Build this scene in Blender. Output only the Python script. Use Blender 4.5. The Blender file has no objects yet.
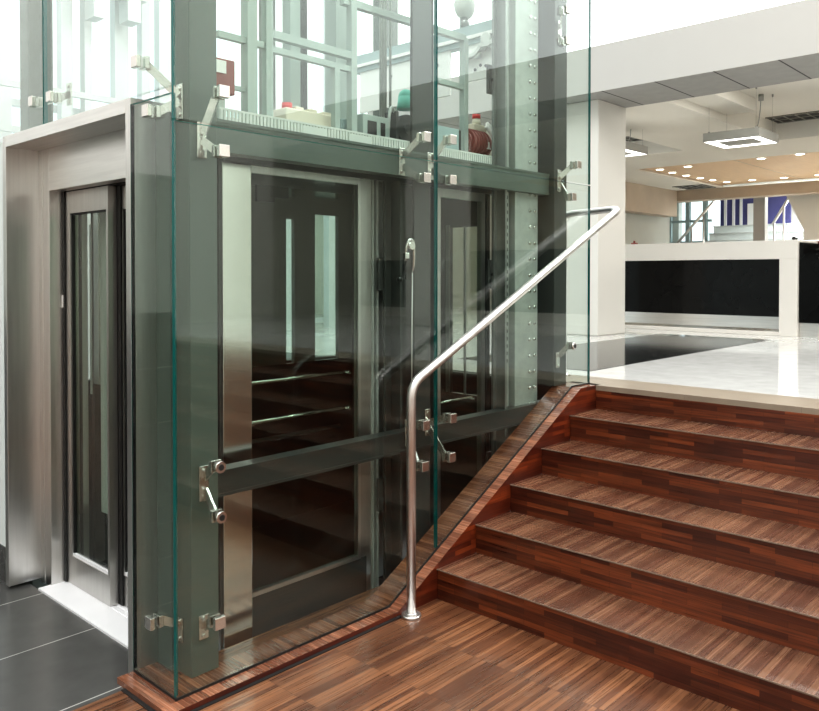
import bpy, bmesh, math, random
from mathutils import Vector, Matrix
random.seed(7)
S = bpy.context.scene
COL = S.collection

# ------------------------------------------------------------------ materials
def new_mat(name):
    m = bpy.data.materials.new(name); m.use_nodes = True
    nt = m.node_tree; nt.nodes.clear()
    return m, nt, nt.nodes, nt.links

def lin(c):
    return tuple((v/12.92 if v <= .04045 else ((v+.055)/1.055)**2.4) for v in c)
def rgb(r, g, b):
    return lin((r/255, g/255, b/255)) + (1.0,)

def simple(name, col, rough=.5, metal=0., noise=.08, nscale=6., spec=.5, bump=0., stretch=(1, 1, 1), coat=0.):
    m, nt, N, L = new_mat(name)
    out = N.new('ShaderNodeOutputMaterial'); b = N.new('ShaderNodeBsdfPrincipled')
    L.new(b.outputs[0], out.inputs[0])
    tc = N.new('ShaderNodeTexCoord'); mp = N.new('ShaderNodeMapping'); mp.inputs['Scale'].default_value = stretch
    nz = N.new('ShaderNodeTexNoise'); nz.inputs['Scale'].default_value = nscale; nz.inputs['Detail'].default_value = 3
    L.new(tc.outputs['Object'], mp.inputs[0]); L.new(mp.outputs[0], nz.inputs['Vector'])
    mx = N.new('ShaderNodeMix'); mx.data_type = 'RGBA'
    c = col
    mx.inputs[6].default_value = tuple(max(0, v*(1-noise)) for v in c[:3]) + (1,)
    mx.inputs[7].default_value = tuple(min(1, v*(1+noise)) for v in c[:3]) + (1,)
    L.new(nz.outputs[0], mx.inputs[0]); L.new(mx.outputs[2], b.inputs['Base Color'])
    b.inputs['Metallic'].default_value = metal; b.inputs['Roughness'].default_value = rough
    b.inputs['Specular IOR Level'].default_value = spec; b.inputs['Coat Weight'].default_value = coat
    if bump:
        bp = N.new('ShaderNodeBump'); bp.inputs['Strength'].default_value = bump; bp.inputs['Distance'].default_value = .002
        L.new(nz.outputs[0], bp.inputs['Height']); L.new(bp.outputs[0], b.inputs['Normal'])
    return m

def emit(name, col, strength):
    m, nt, N, L = new_mat(name)
    out = N.new('ShaderNodeOutputMaterial'); e = N.new('ShaderNodeEmission')
    e.inputs[0].default_value = col; e.inputs[1].default_value = strength
    L.new(e.outputs[0], out.inputs[0]); return m

def glass(name, tint, refl=.045, gcol=(1, 1, 1, 1)):
    m, nt, N, L = new_mat(name)
    out = N.new('ShaderNodeOutputMaterial'); mix = N.new('ShaderNodeMixShader')
    tr = N.new('ShaderNodeBsdfTransparent'); gl = N.new('ShaderNodeBsdfGlossy')
    tr.inputs[0].default_value = tint + (1,); gl.inputs[0].default_value = gcol; gl.inputs['Roughness'].default_value = .0
    lw = N.new('ShaderNodeLayerWeight'); lw.inputs[0].default_value = .5
    p = N.new('ShaderNodeMath'); p.operation = 'POWER'; p.inputs[1].default_value = 4.5
    ma = N.new('ShaderNodeMath'); ma.operation = 'MULTIPLY_ADD'; ma.inputs[1].default_value = .9; ma.inputs[2].default_value = refl
    L.new(lw.outputs['Facing'], p.inputs[0]); L.new(p.outputs[0], ma.inputs[0]); L.new(ma.outputs[0], mix.inputs[0])
    L.new(tr.outputs[0], mix.inputs[1]); L.new(gl.outputs[0], mix.inputs[2]); L.new(mix.outputs[0], out.inputs[0])
    return m

def wood(name, axes, bw, rh, c1, c2, rough=.35, mort=.0012, off=.5, coat=0., dark=.5):
    """strip parquet: axes picks which object axes run along / across the strips"""
    m, nt, N, L = new_mat(name)
    out = N.new('ShaderNodeOutputMaterial'); b = N.new('ShaderNodeBsdfPrincipled'); L.new(b.outputs[0], out.inputs[0])
    tc = N.new('ShaderNodeTexCoord'); sp = N.new('ShaderNodeSeparateXYZ'); cb = N.new('ShaderNodeCombineXYZ')
    L.new(tc.outputs['Object'], sp.inputs[0])
    L.new(sp.outputs[axes[0]], cb.inputs[0]); L.new(sp.outputs[axes[1]], cb.inputs[1])
    br = N.new('ShaderNodeTexBrick'); L.new(cb.outputs[0], br.inputs['Vector'])
    br.offset = off; br.inputs['Scale'].default_value = 1; br.inputs['Brick Width'].default_value = bw
    br.inputs['Row Height'].default_value = rh; br.inputs['Mortar Size'].default_value = mort
    br.inputs['Color1'].default_value = c1; br.inputs['Color2'].default_value = c2
    br.inputs['Mortar'].default_value = tuple(v*.35 for v in c1[:3]) + (1,)
    br.inputs['Bias'].default_value = -.15
    mp = N.new('ShaderNodeMapping'); mp.inputs['Scale'].default_value = (2.2/bw*.3, 1/rh*1.4, 1)
    L.new(cb.outputs[0], mp.inputs[0])
    nz = N.new('ShaderNodeTexNoise'); nz.inputs['Scale'].default_value = 1.6; nz.inputs['Detail'].default_value = 5
    L.new(mp.outputs[0], nz.inputs['Vector'])
    rp = N.new('ShaderNodeMapRange'); rp.inputs[1].default_value = .3; rp.inputs[2].default_value = .72
    rp.inputs[3].default_value = dark; rp.inputs[4].default_value = 1.25
    L.new(nz.outputs[0], rp.inputs[0])
    nb = N.new('ShaderNodeTexNoise'); nb.inputs['Scale'].default_value = 2.3; nb.inputs['Detail'].default_value = 2
    L.new(cb.outputs[0], nb.inputs['Vector'])
    r2 = N.new('ShaderNodeMapRange'); r2.inputs[1].default_value = .3; r2.inputs[2].default_value = .7
    r2.inputs[3].default_value = .82; r2.inputs[4].default_value = 1.15
    L.new(nb.outputs[0], r2.inputs[0])
    mm = N.new('ShaderNodeMath'); mm.operation = 'MULTIPLY'; L.new(rp.outputs[0], mm.inputs[0]); L.new(r2.outputs[0], mm.inputs[1])
    vm = N.new('ShaderNodeVectorMath'); vm.operation = 'SCALE'
    L.new(br.outputs['Color'], vm.inputs[0]); L.new(mm.outputs[0], vm.inputs['Scale']); L.new(vm.outputs[0], b.inputs['Base Color'])
    ro = N.new('ShaderNodeMapRange'); ro.inputs[3].default_value = rough*.75; ro.inputs[4].default_value = rough*1.3
    L.new(nz.outputs[0], ro.inputs[0]); L.new(ro.outputs[0], b.inputs['Roughness'])
    b.inputs['Coat Weight'].default_value = coat; b.inputs['Coat Roughness'].default_value = .16; b.inputs['Coat IOR'].default_value = 1.5 + .25*coat
    return m

def tiles(name, axes, bw, rh, col, grout, rough, mort, offs=(0, 0), var=.12, spec=.5, off=0.):
    m, nt, N, L = new_mat(name)
    out = N.new('ShaderNodeOutputMaterial'); b = N.new('ShaderNodeBsdfPrincipled'); L.new(b.outputs[0], out.inputs[0])
    tc = N.new('ShaderNodeTexCoord'); sp = N.new('ShaderNodeSeparateXYZ'); cb = N.new('ShaderNodeCombineXYZ')
    L.new(tc.outputs['Object'], sp.inputs[0]); L.new(sp.outputs[axes[0]], cb.inputs[0]); L.new(sp.outputs[axes[1]], cb.inputs[1])
    mp = N.new('ShaderNodeMapping'); mp.inputs['Location'].default_value = (offs[0], offs[1], 0); L.new(cb.outputs[0], mp.inputs[0])
    br = N.new('ShaderNodeTexBrick'); br.offset = off; L.new(mp.outputs[0], br.inputs['Vector'])
    br.inputs['Scale'].default_value = 1; br.inputs['Brick Width'].default_value = bw; br.inputs['Row Height'].default_value = rh
    br.inputs['Mortar Size'].default_value = mort; br.inputs['Mortar'].default_value = grout
    br.inputs['Color1'].default_value = tuple(v*(1-var) for v in col[:3]) + (1,)
    br.inputs['Color2'].default_value = tuple(v*(1+var) for v in col[:3]) + (1,)
    nz = N.new('ShaderNodeTexNoise'); nz.inputs['Scale'].default_value = 9; nz.inputs['Detail'].default_value = 6
    L.new(tc.outputs['Object'], nz.inputs['Vector'])
    rp = N.new('ShaderNodeMapRange'); rp.inputs[3].default_value = .8; rp.inputs[4].default_value = 1.2; L.new(nz.outputs[0], rp.inputs[0])
    vm = N.new('ShaderNodeVectorMath'); vm.operation = 'SCALE'
    L.new(br.outputs['Color'], vm.inputs[0]); L.new(rp.outputs[0], vm.inputs['Scale']); L.new(vm.outputs[0], b.inputs['Base Color'])
    ro = N.new('ShaderNodeMapRange'); ro.inputs[3].default_value = rough*.8; ro.inputs[4].default_value = rough*1.25
    L.new(nz.outputs[0], ro.inputs[0]); L.new(ro.outputs[0], b.inputs['Roughness'])
    b.inputs['Specular IOR Level'].default_value = spec
    return m

M = {}
M['steel'] = simple('brushed steel', (.68, .67, .65, 1), .30, 1, .12, 5, stretch=(14, 14, .5))
M['steel_h'] = simple('brushed steel lengthwise', (.74, .73, .71, 1), .32, 1, .14, 4, stretch=(14, .7, 14))
M['steel_dark'] = simple('dull door steel', (.55, .54, .52, 1), .36, 1, .12, 5, stretch=(12, 12, .5))
M['polish'] = simple('polished steel', (.80, .79, .76, 1), .16, 1, .05, 3, stretch=(6, 6, .4))
M['rail'] = simple('satin rail steel', (.70, .68, .66, 1), .33, 1, .04, 20)
M['clamp'] = simple('cast fitting steel', (.72, .70, .67, 1), .24, 1, .08, 40)
M['alu'] = simple('sill aluminium', (.92, .93, .95, 1), .45, .15, .04, 8)
M['paint'] = simple('grey green shaft paint', (.095, .118, .102, 1), .42, 0, .06, 4)
M['paint_dark'] = simple('dark grey shaft paint', (.04, .043, .04, 1), .38, 0, .08, 4)
M['paint_light'] = simple('pale green guard paint', (.36, .42, .39, 1), .45, 0, .05, 8)
M['dark'] = simple('dark car cladding', (.014, .015, .014, 1), .28, 0, .15, 5)
M['dark2'] = simple('charcoal panel', (.030, .032, .030, 1), .38, 0, .12, 5)
M['olive'] = simple('olive grey car wall', (.10, .105, .085, 1), .42, 0, .1, 3)
M['black'] = simple('black rubber', (.012, .012, .012, 1), .5, 0, .1, 9)
M['galv'] = simple('galvanised steel', (.40, .43, .40, 1), .5, .3, .2, 22)
M['galv_dark'] = simple('weathered guide steel', (.30, .31, .30, 1), .42, .8, .2, 15)
M['vent'] = simple('pale vent plastic', (.62, .64, .60, 1), .5, 0, .05, 12)
M['white'] = simple('white wall paint', (.84, .835, .82, 1), .75, 0, .02, 2)
M['cream'] = simple('cream wall paint', (.68, .665, .62, 1), .7, 0, .02, 2)
M['wallwarm'] = simple('warm grey wall paint', (.60, .585, .53, 1), .7, 0, .04, 1.5)
M['wallrear'] = simple('olive taupe wall paint', (.50, .49, .43, 1), .7, 0, .05, 1.2)
M['partition'] = simple('grey green partition paint', (.47, .48, .44, 1), .7, 0, .03, 2)
M['pillar'] = simple('mid grey pillar paint', (.40, .39, .37, 1), .7, 0, .03, 2)
M['concrete'] = simple('grey green concrete', (.38, .40, .37, 1), .6, 0, .12, 1.2)
M['dado'] = tiles('dark dado tiles', 'XZ', 1.2, .56, (.05, .046, .044, 1), (.4, .4, .38, 1), .3, .006)
M['coolwhite'] = simple('cool white wall', (.78, .84, .83, 1), .4, 0, .02, 2)
M['fascia'] = simple('greige fascia paint', (.48, .47, .445, 1), .7, 0, .02, 2)
M['grey_mull'] = simple('grey mullion paint', (.62, .65, .64, 1), .5, 0, .03, 4)
M['ceil'] = simple('cream ceiling paint', (.80, .775, .71, 1), .8, 0, .02, 2)
M['ceil_wood'] = simple('peach wood ceiling', (.78, .56, .36, 1), .55, 0, .10, 3, stretch=(1, 9, 1))
M['beamwood'] = simple('tan beam cladding', (.52, .43, .34, 1), .6, 0, .15, 2.5)
M['lampgrey'] = simple('grey lamp housing', (.34, .34, .315, 1), .45, .2, .05, 10)
M['red'] = simple('oxide red paint', (.23, .055, .045, 1), .5, 0, .15, 20)
M['redbright'] = simple('bright red button', (.65, .05, .04, 1), .4, 0, .05, 20)
M['beige'] = simple('beige plastic', (.72, .66, .54, 1), .55, 0, .05, 10)
M['whiteplate'] = simple('white label plate', (.82, .81, .78, 1), .5, 0, .04, 10)
M['teal'] = simple('mint plastic', (.17, .55, .45, 1), .45, 0, .08, 12)
M['bluegrey'] = simple('blue grey cabinet', (.33, .42, .42, 1), .45, 0, .06, 8)
M['counter'] = simple('pale counter stone', (.70, .675, .63, 1), .28, 0, .03, 3)
M['blackgloss'] = simple('black gloss panel', (.006, .006, .006, 1), .12, 0, .2, 3, spec=.22)
M['chairred'] = simple('dark maroon leather', (.11, .022, .022, 1), .4, 0, .2, 12)
M['purple'] = simple('violet blue panel', (.085, .085, .24, 1), .5, 0, .15, 1.2)
M['nosing'] = simple('pale nosing edge', (.22, .165, .125, 1), .35, 0, .15, 12)  # paler tone along the front edges of the treads
M['stone'] = tiles('taupe nosing sheen', 'YX', .6, 1.0, (.27, .225, .175, 1), (.2, .165, .13, 1), .30, .001, var=.05)  # wood edge strip; taupe tone paints its pale reflection of white surroundings
M['floor_white'] = tiles('white polished floor', 'YX', 1.2, 1.2, (.62, .62, .60, 1), (.56, .56, .54, 1), .07, .0025, var=.01)
M['floor_black'] = tiles('black polished inset', 'XY', .6, .39, (.012, .013, .013, 1), (.07, .07, .07, 1), .10, .006, (0, .06), .2)
M['floor_tile'] = tiles('dark stone tiles', 'XY', 1.9, .535, (.082, .082, .08, 1), (.42, .42, .40, 1), .17, .003, (1.2, .262), .08)
M['soffit'] = tiles('grey soffit panels', 'XY', 4.0, .5675, (.34, .335, .32, 1), (.02, .02, .02, 1), .6, .008, (0, .1), .02)
M['w_floor'] = wood('merbau floor strips', 'XY', .33, .021, rgb(92, 58, 40), rgb(142, 98, 68), .28, .0006, 0., .35, .6)
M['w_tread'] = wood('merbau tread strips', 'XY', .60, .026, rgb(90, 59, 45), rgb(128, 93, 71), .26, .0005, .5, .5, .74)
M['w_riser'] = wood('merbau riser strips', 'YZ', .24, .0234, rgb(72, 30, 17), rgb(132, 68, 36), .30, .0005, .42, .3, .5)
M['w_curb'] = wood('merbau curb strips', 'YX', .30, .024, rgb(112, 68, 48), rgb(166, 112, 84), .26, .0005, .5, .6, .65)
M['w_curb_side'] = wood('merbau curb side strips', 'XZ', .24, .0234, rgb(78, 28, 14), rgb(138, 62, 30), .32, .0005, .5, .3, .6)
M['glass'] = glass('clear green glass', (.915, .96, .94), .040)
M['glass_car'] = glass('grey car glass', (.80, .84, .80), .015)
M['glass_bg'] = glass('pale cyan glass', (.93, .985, .985), .03)
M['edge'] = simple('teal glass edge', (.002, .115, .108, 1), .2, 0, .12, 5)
M['edge_lit'] = simple('lit teal glass edge', (.05, .40, .36, 1), .15, 0, .1, 5)  # paler copy of the edge colour, paints light on upward edges
M['wall_glow'] = emit('upper wall glow', (.98, 1, .985, 1), 2.6)  # glow added to the upper storey wall to brighten glass reflections
M['lamp'] = emit('lamp diffuser', (1, .985, .95, 1), 3.5)
M['down'] = emit('downlight glow', (1, .93, .78, 1), 9)

# ------------------------------------------------------------------ mesh builder
class MB:
    def __init__(s): s.bm = bmesh.new(); s.mi = 0
    def _setmat(s, faces):
        for f in faces: f.material_index = s.mi
    def box(s, x0, y0, z0, x1, y1, z1, bev=0):
        r = bmesh.ops.create_cube(s.bm, size=1)
        for v in r['verts']:
            v.co = Vector(((x0+x1)/2 + v.co.x*(x1-x0), (y0+y1)/2 + v.co.y*(y1-y0), (z0+z1)/2 + v.co.z*(z1-z0)))
        fs = list({f for v in r['verts'] for f in v.link_faces}); s._setmat(fs)
        if bev:
            es = list({e for f in fs for e in f.edges})
            rr = bmesh.ops.bevel(s.bm, geom=es, offset=bev, segments=2, affect='EDGES', profile=.5)
            s._setmat(rr['faces'])
        return s
    def prism(s, poly, axis, a, b):
        """poly: 2-D points in the two other axes (cyclic order), extruded from a to b along axis"""
        def P(p, t):
            return {'x': (t, p[0], p[1]), 'y': (p[0], t, p[1]), 'z': (p[0], p[1], t)}[axis]
        va = [s.bm.verts.new(P(p, a)) for p in poly]; vb = [s.bm.verts.new(P(p, b)) for p in poly]
        fs = [s.bm.faces.new(va), s.bm.faces.new(vb[::-1])]
        n = len(poly)
        for i in range(n):
            fs.append(s.bm.faces.new((va[i], vb[i], vb[(i+1) % n], va[(i+1) % n])))
        s._setmat(fs); bmesh.ops.recalc_face_normals(s.bm, faces=fs)
        return fs
    def bar(s, p0, p1, w, h, up=(0, 0, 1)):
        p0, p1 = Vector(p0), Vector(p1); d = (p1-p0).normalized(); u = Vector(up)
        if abs(d.dot(u)) > .98: u = Vector((1, 0, 0))
        r = d.cross(u).normalized(); u = r.cross(d).normalized()
        vs = []
        for p in (p0, p1):
            for a, b in ((-1, -1), (1, -1), (1, 1), (-1, 1)): vs.append(s.bm.verts.new(p + r*a*w/2 + u*b*h/2))
        fs = [s.bm.faces.new([vs[i] for i in q]) for q in ((3, 2, 1, 0), (4, 5, 6, 7), (0, 1, 5, 4), (1, 2, 6, 5), (2, 3, 7, 6), (3, 0, 4, 7))]
        s._setmat(fs); return s
    def cyl(s, p0, p1, r0, r1=None, seg=20):
        p0, p1 = Vector(p0), Vector(p1); r1 = r0 if r1 is None else r1
        d = (p1-p0).normalized(); u = Vector((0, 0, 1)) if abs(d.z) < .9 else Vector((1, 0, 0))
        a = d.cross(u).normalized(); b = d.cross(a).normalized()
        A, B = [], []
        for i in range(seg):
            t = 2*math.pi*i/seg; o = a*math.cos(t) + b*math.sin(t)
            A.append(s.bm.verts.new(p0+o*r0)); B.append(s.bm.verts.new(p1+o*r1))
        fs = [s.bm.faces.new(A), s.bm.faces.new(B[::-1])]
        for i in range(seg):
            f = s.bm.faces.new((A[i], B[i], B[(i+1) % seg], A[(i+1) % seg])); f.smooth = True; fs.append(f)
        s._setmat(fs); bmesh.ops.recalc_face_normals(s.bm, faces=fs); return s
    def tube(s, pts, r, seg=20, bend=0., cap=True):
        pts = [Vector(p) for p in pts]
        if bend:
            q = [pts[0]]
            for i in range(1, len(pts)-1):
                a, b, c = pts[i-1], pts[i], pts[i+1]
                k = min(bend, (a-b).length*.45, (c-b).length*.45)
                A = b+(a-b).normalized()*k; Cc = b+(c-b).normalized()*k
                for j in range(9):
                    t = j/8; q.append(A*(1-t)**2 + b*2*t*(1-t) + Cc*t*t)
            q.append(pts[-1]); pts = q
        rings = []; pu = None
        for i, p in enumerate(pts):
            d = ((pts[min(i+1, len(pts)-1)]-p).normalized() + (p-pts[max(i-1, 0)]).normalized()).normalized()
            if pu is None:
                u = Vector((0, 0, 1)) if abs(d.z) < .9 else Vector((0, 1, 0))
                pu = d.cross(u).normalized()
            pu = (pu - d*pu.dot(d)).normalized(); w = d.cross(pu)
            rings.append([s.bm.verts.new(p + (pu*math.cos(2*math.pi*k/seg) + w*math.sin(2*math.pi*k/seg))*r) for k in range(seg)])
        fs = []
        for A, B in zip(rings, rings[1:]):
            for k in range(seg):
                f = s.bm.faces.new((A[k], A[(k+1) % seg], B[(k+1) % seg], B[k])); f.smooth = True; fs.append(f)
        if cap: fs += [s.bm.faces.new(rings[0][::-1]), s.bm.faces.new(rings[-1])]
        s._setmat(fs); return s
    def sphere(s, c, r, sc=(1, 1, 1), seg=16):
        rr = bmesh.ops.create_uvsphere(s.bm, u_segments=seg, v_segments=seg//2, radius=r)
        for v in rr['verts']: v.co = Vector((v.co.x*sc[0], v.co.y*sc[1], v.co.z*sc[2])) + Vector(c)
        fs = list({f for v in rr['verts'] for f in v.link_faces})
        for f in fs: f.smooth = True
        s._setmat(fs); return s
    def build(s, name, mats, parent=None, bevel=0):
        me = bpy.data.meshes.new(name)
        if parent is not None: bmesh.ops.translate(s.bm, verts=s.bm.verts, vec=-parent_base(parent))
        s.bm.to_mesh(me); s.bm.free()
        for m in (mats if isinstance(mats, (list, tuple)) else [mats]): me.materials.append(m)
        o = bpy.data.objects.new(name, me); COL.objects.link(o)
        if parent is not None: o.parent = parent
        if bevel:
            b = o.modifiers.new('edge', 'BEVEL'); b.width = bevel; b.segments = 2; b.limit_method = 'ANGLE'
        return o

def parent_base(p):
    v = Vector((0, 0, 0))
    while p is not None: v += p.location; p = p.parent
    return v
def tag(o, label=None, cat=None, group=None, kind=None):
    if label: o['label'] = label
    if cat: o['category'] = cat
    if group: o['group'] = group
    if kind: o['kind'] = kind
    return o
def thing(name, label, cat, loc=(0, 0, 0), group=None):
    o = bpy.data.objects.new(name, None); o.empty_display_size = .1; COL.objects.link(o); o.location = loc
    return tag(o, label, cat, group)
def struct(name, mb, mat, bevel=0):
    return tag(mb.build(name, mat, None, bevel), kind='structure')
def dup(root, delta, label):
    r = root.copy(); COL.objects.link(r); r.location = root.location + Vector(delta); r['label'] = label
    for ch in list(root.children):
        c = ch.copy(); COL.objects.link(c); c.parent = r
        for g in list(ch.children):
            d = g.copy(); COL.objects.link(d); d.parent = c
    return r

ZU = .842   # upper floor level

# ------------------------------------------------------------------ floors and stairs
m = MB(); m.box(-7, -7, -.12, 1.31, .245, 0); struct('floor_wood', m, M['w_floor'])
m = MB(); m.box(-7, .245, -.12, .10, 1.64, 0); m.box(-7, 1.64, -.12, 2.745, 5, 0); struct('floor_tile', m, M['floor_tile'])
m = MB(); m.box(.10, .13, -.5, 2.72, 1.64, -.42); struct('floor_pit', m, M['dark'])
m = MB(); m.box(.10, 1.635, -.42, 2.72, 1.70, .94); m.box(2.705, .135, -.42, 2.74, 1.64, .835); struct('wall_pit', m, M['dark2'])
m = MB(); m.box(3.08, -7, ZU-.3, 19, 7.6, ZU); struct('floor_upper', m, M['floor_white'])
m = MB(); m.box(2.745, .30, ZU-.3, 3.08, 5, ZU); struct('floor_landing', m, M['floor_white'])
m = MB(); m.box(3.32, .31, ZU, 6.83, 1.47, ZU+.003); struct('floor_inset', m, M['floor_black'])
m = MB(); m.box(2.745, -6.5, ZU-.03, 3.08, .30, ZU); struct('trim_nosing', m, M['stone'])

st = thing('staircase', 'wide dark reddish wood staircase of strip parquet beside the glass lift shaft', 'stairs', (1.31, -.06, 0))
RISE, GO, X0 = ZU/6, .287, 1.31
for k in range(6):
    x = X0 + GO*k; z0 = RISE*k; z1 = RISE*(k+1)
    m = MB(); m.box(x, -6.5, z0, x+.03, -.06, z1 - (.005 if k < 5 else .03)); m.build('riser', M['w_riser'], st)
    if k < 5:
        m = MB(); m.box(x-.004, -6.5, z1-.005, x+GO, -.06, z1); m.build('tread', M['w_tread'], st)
        m = MB(); m.box(x-.006, -6.5, z1-.005, x-.004, -.06, z1+.0008); m.build('nosing', M['nosing'], st)
# curb / stringer round the glass foot
m = MB()
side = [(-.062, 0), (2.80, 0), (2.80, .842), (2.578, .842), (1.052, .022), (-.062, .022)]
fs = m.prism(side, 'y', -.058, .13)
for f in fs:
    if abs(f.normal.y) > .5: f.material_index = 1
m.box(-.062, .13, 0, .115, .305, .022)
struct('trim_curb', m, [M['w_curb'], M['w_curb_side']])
# black strip painting the shadow under the curb's edge; glazing channel along the foot of the glass
m = MB()
ch = [(-.004, .022), (1.052, .022), (2.578, .842), (2.775, .842), (2.775, .8505), (2.575, .8505), (1.050, .0315), (-.004, .0315)]
m.prism(ch, 'y', -.001, .0035); m.box(-.001, .0035, .022, .0035, .30, .0315)
struct('trim_channel', m, M['black'])
m = MB(); m.box(-.068, -.075, .0005, 1.06, -.0585, .004); m.box(-.078, -.075, .0005, -.0625, .245, .004); struct('curb_shadow_strip', m, M['black'])  # painted shadow line, no real part

# ------------------------------------------------------------------ glass panels
def panel(name, label, poly, axis, a, b):
    m = MB(); fs = m.prism(poly, axis, a, b)
    ax = 'xyz'.index(axis)
    for f in fs:
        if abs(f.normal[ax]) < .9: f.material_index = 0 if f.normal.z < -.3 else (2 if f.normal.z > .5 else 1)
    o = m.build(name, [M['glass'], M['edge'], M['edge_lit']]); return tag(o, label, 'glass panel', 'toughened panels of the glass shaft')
G = .016
panel('glass_screen', 'tall lower front glass pane behind the handrail post, standing on the wood curb',
      [(0.0, .031), (1.050, .031), (1.370, .205), (1.370, 2.029), (0.0, 2.029)], 'y', 0, G)
panel('glass_screen', 'lower front glass pane with a slanting foot beside the upper stairs',
      [(1.378, .209), (2.573, .851), (2.775, .851), (2.775, 2.029), (1.378, 2.029)], 'y', 0, G)
panel('glass_screen', 'upper front glass pane before the car roof, next to the corner post',
      [(0.0, 2.037), (1.370, 2.037), (1.370, 4.6), (0.0, 4.6)], 'y', 0, G)
panel('glass_screen', 'upper front glass pane before the red motor and studded steel post',
      [(1.378, 2.037), (2.775, 2.037), (2.775, 4.6), (1.378, 4.6)], 'y', 0, G)
panel('glass_screen', 'narrow lower side glass pane between corner and steel lift doorway',
      [(.0165, .031), (.303, .031), (.303, 2.126), (.0165, 2.126)], 'x', 0, G)
panel('glass_screen', 'upper side glass pane above the steel lift doorway',
      [(.0165, 2.152), (1.062, 2.152), (1.062, 4.6), (.0165, 4.6)], 'x', 0, G)
panel('glass_screen', 'far upper side glass pane beyond the seam above the doorway',
      [(1.072, 2.152), (2.7, 2.152), (2.7, 4.6), (1.072, 4.6)], 'x', 0, G)

# ------------------------------------------------------------------ glass fittings (plate, arms, clamps)
def fitting(label, plate, clamps, face='y', plate_h=.13, round_=False):
    c = Vector(plate)
    t = thing('glass_fitting', label, 'glass fitting', c, 'steel spider fittings of the glass shaft')
    m = MB()
    if face == 'y': m.box(c.x-.020, c.y-.008, c.z-plate_h/2, c.x+.020, c.y, c.z+plate_h/2, .002)
    else: m.box(c.x-.008, c.y-.020, c.z-plate_h/2, c.x, c.y+.020, c.z+plate_h/2, .002)
    m.mi = 0
    for s in (-1, 1):
        z = c.z + s*plate_h*.36
        if face == 'y': m.cyl((c.x, c.y-.008, z), (c.x, c.y-.013, z), .008, seg=10)
        else: m.cyl((c.x-.008, c.y, z), (c.x-.013, c.y, z), .008, seg=10)
    m.build('plate', M['clamp'], t)
    for q in clamps:
        q = Vector(q); rd = round_ or (len(clamps) > 1 and q.length < 0)
        dz = 0 if abs(q.z-c.z) < .05 else math.copysign(.022, q.z-c.z)
        m = MB()
        if face == 'y': m.bar((c.x, c.y-.010, c.z+dz), (q.x, .030, q.z), .010, .030, up=(0, 0, 1))
        else: m.bar((c.x-.010, c.y, c.z+dz), (.030, q.y, q.z), .010, .030, up=(0, 0, 1))
        m.build('arm', M['clamp'], t)
        m = MB(); h = .022
        if face == 'y':
            m.box(q.x-h, G, q.z-h, q.x+h, .034, q.z+h, .002)
            if rd:
                m.cyl((q.x, 0, q.z), (q.x, -.014, q.z), .021); m.mi = 1; m.cyl((q.x, -.014, q.z), (q.x, -.016, q.z), .011)
            else: m.box(q.x-h, -.018, q.z-h, q.x+h, 0, q.z+h, .002)
        else:
            m.box(G, q.y-h, q.z-h, .034, q.y+h, q.z+h, .002); m.box(-.018, q.y-h, q.z-h, 0, q.y+h, q.z+h, .002)
        m.build('clamp', [M['clamp'], M['black']], t)
    return t
fitting('two-armed steel fitting at the top of the corner post, below the red box', (.166, .095, 1.99), [(.193, 0, 2.156), (.192, 0, 1.944)])
fitting('two-armed steel fitting on the upper beam just before the glass seam', (1.269, .132, 2.03), [(1.289, 0, 2.133), (1.289, 0, 1.945)])
fitting('two-armed steel fitting on the upper beam just past the glass seam', (1.470, .132, 2.03), [(1.476, 0, 2.143), (1.476, 0, 1.952)])
fitting('forked steel fitting at the end of the upper beam above the handrail bend', (2.575, .095, 2.05), [(2.622, 0, 2.139), (2.568, 0, 1.948)])
fitting('two-armed steel fitting with round bolt heads at the near end of the middle beam', (.169, .095, .731), [(.175, 0, .805), (.178, 0, .623)], round_=True)
fitting('steel fitting on the middle beam directly behind the handrail post', (1.310, .132, .745), [(1.283, 0, .802), (1.276, 0, .612)], round_=False)
fitting('steel fitting on the middle beam just past the green glass seam', (1.450, .132, .775), [(1.478, 0, .808), (1.470, 0, .621)])
fitting('single-armed steel fitting low on the dark post near the stair head', (2.563, .095, .995), [(2.584, 0, 1.082)], round_=True, plate_h=.09)
fitting('single-armed steel fitting at the foot of the corner post, on the front pane', (.166, .095, .20), [(.168, 0, .244)], plate_h=.09)
fitting('single-armed steel fitting at the foot of the corner post, on the side pane', (.118, .166, .185), [(0, .164, .249)], 'x', .09)
fitting('two-armed steel fitting beside the doorway corner, high on the side panes', (.118, .15, 2.13), [(0, .167, 2.082), (0, .244, 2.27)], 'x')
fitting('paired steel fitting straddling the side seam above the doorway', (.118, 1.07, 2.30), [(0, 1.166, 2.262), (0, .979, 2.255)], 'x', .10)
fitting('forked steel fitting highest up the dark post at the picture top', (2.575, .095, 2.92), [(2.498, 0, 3.01), (2.499, 0, 2.834)])

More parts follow.
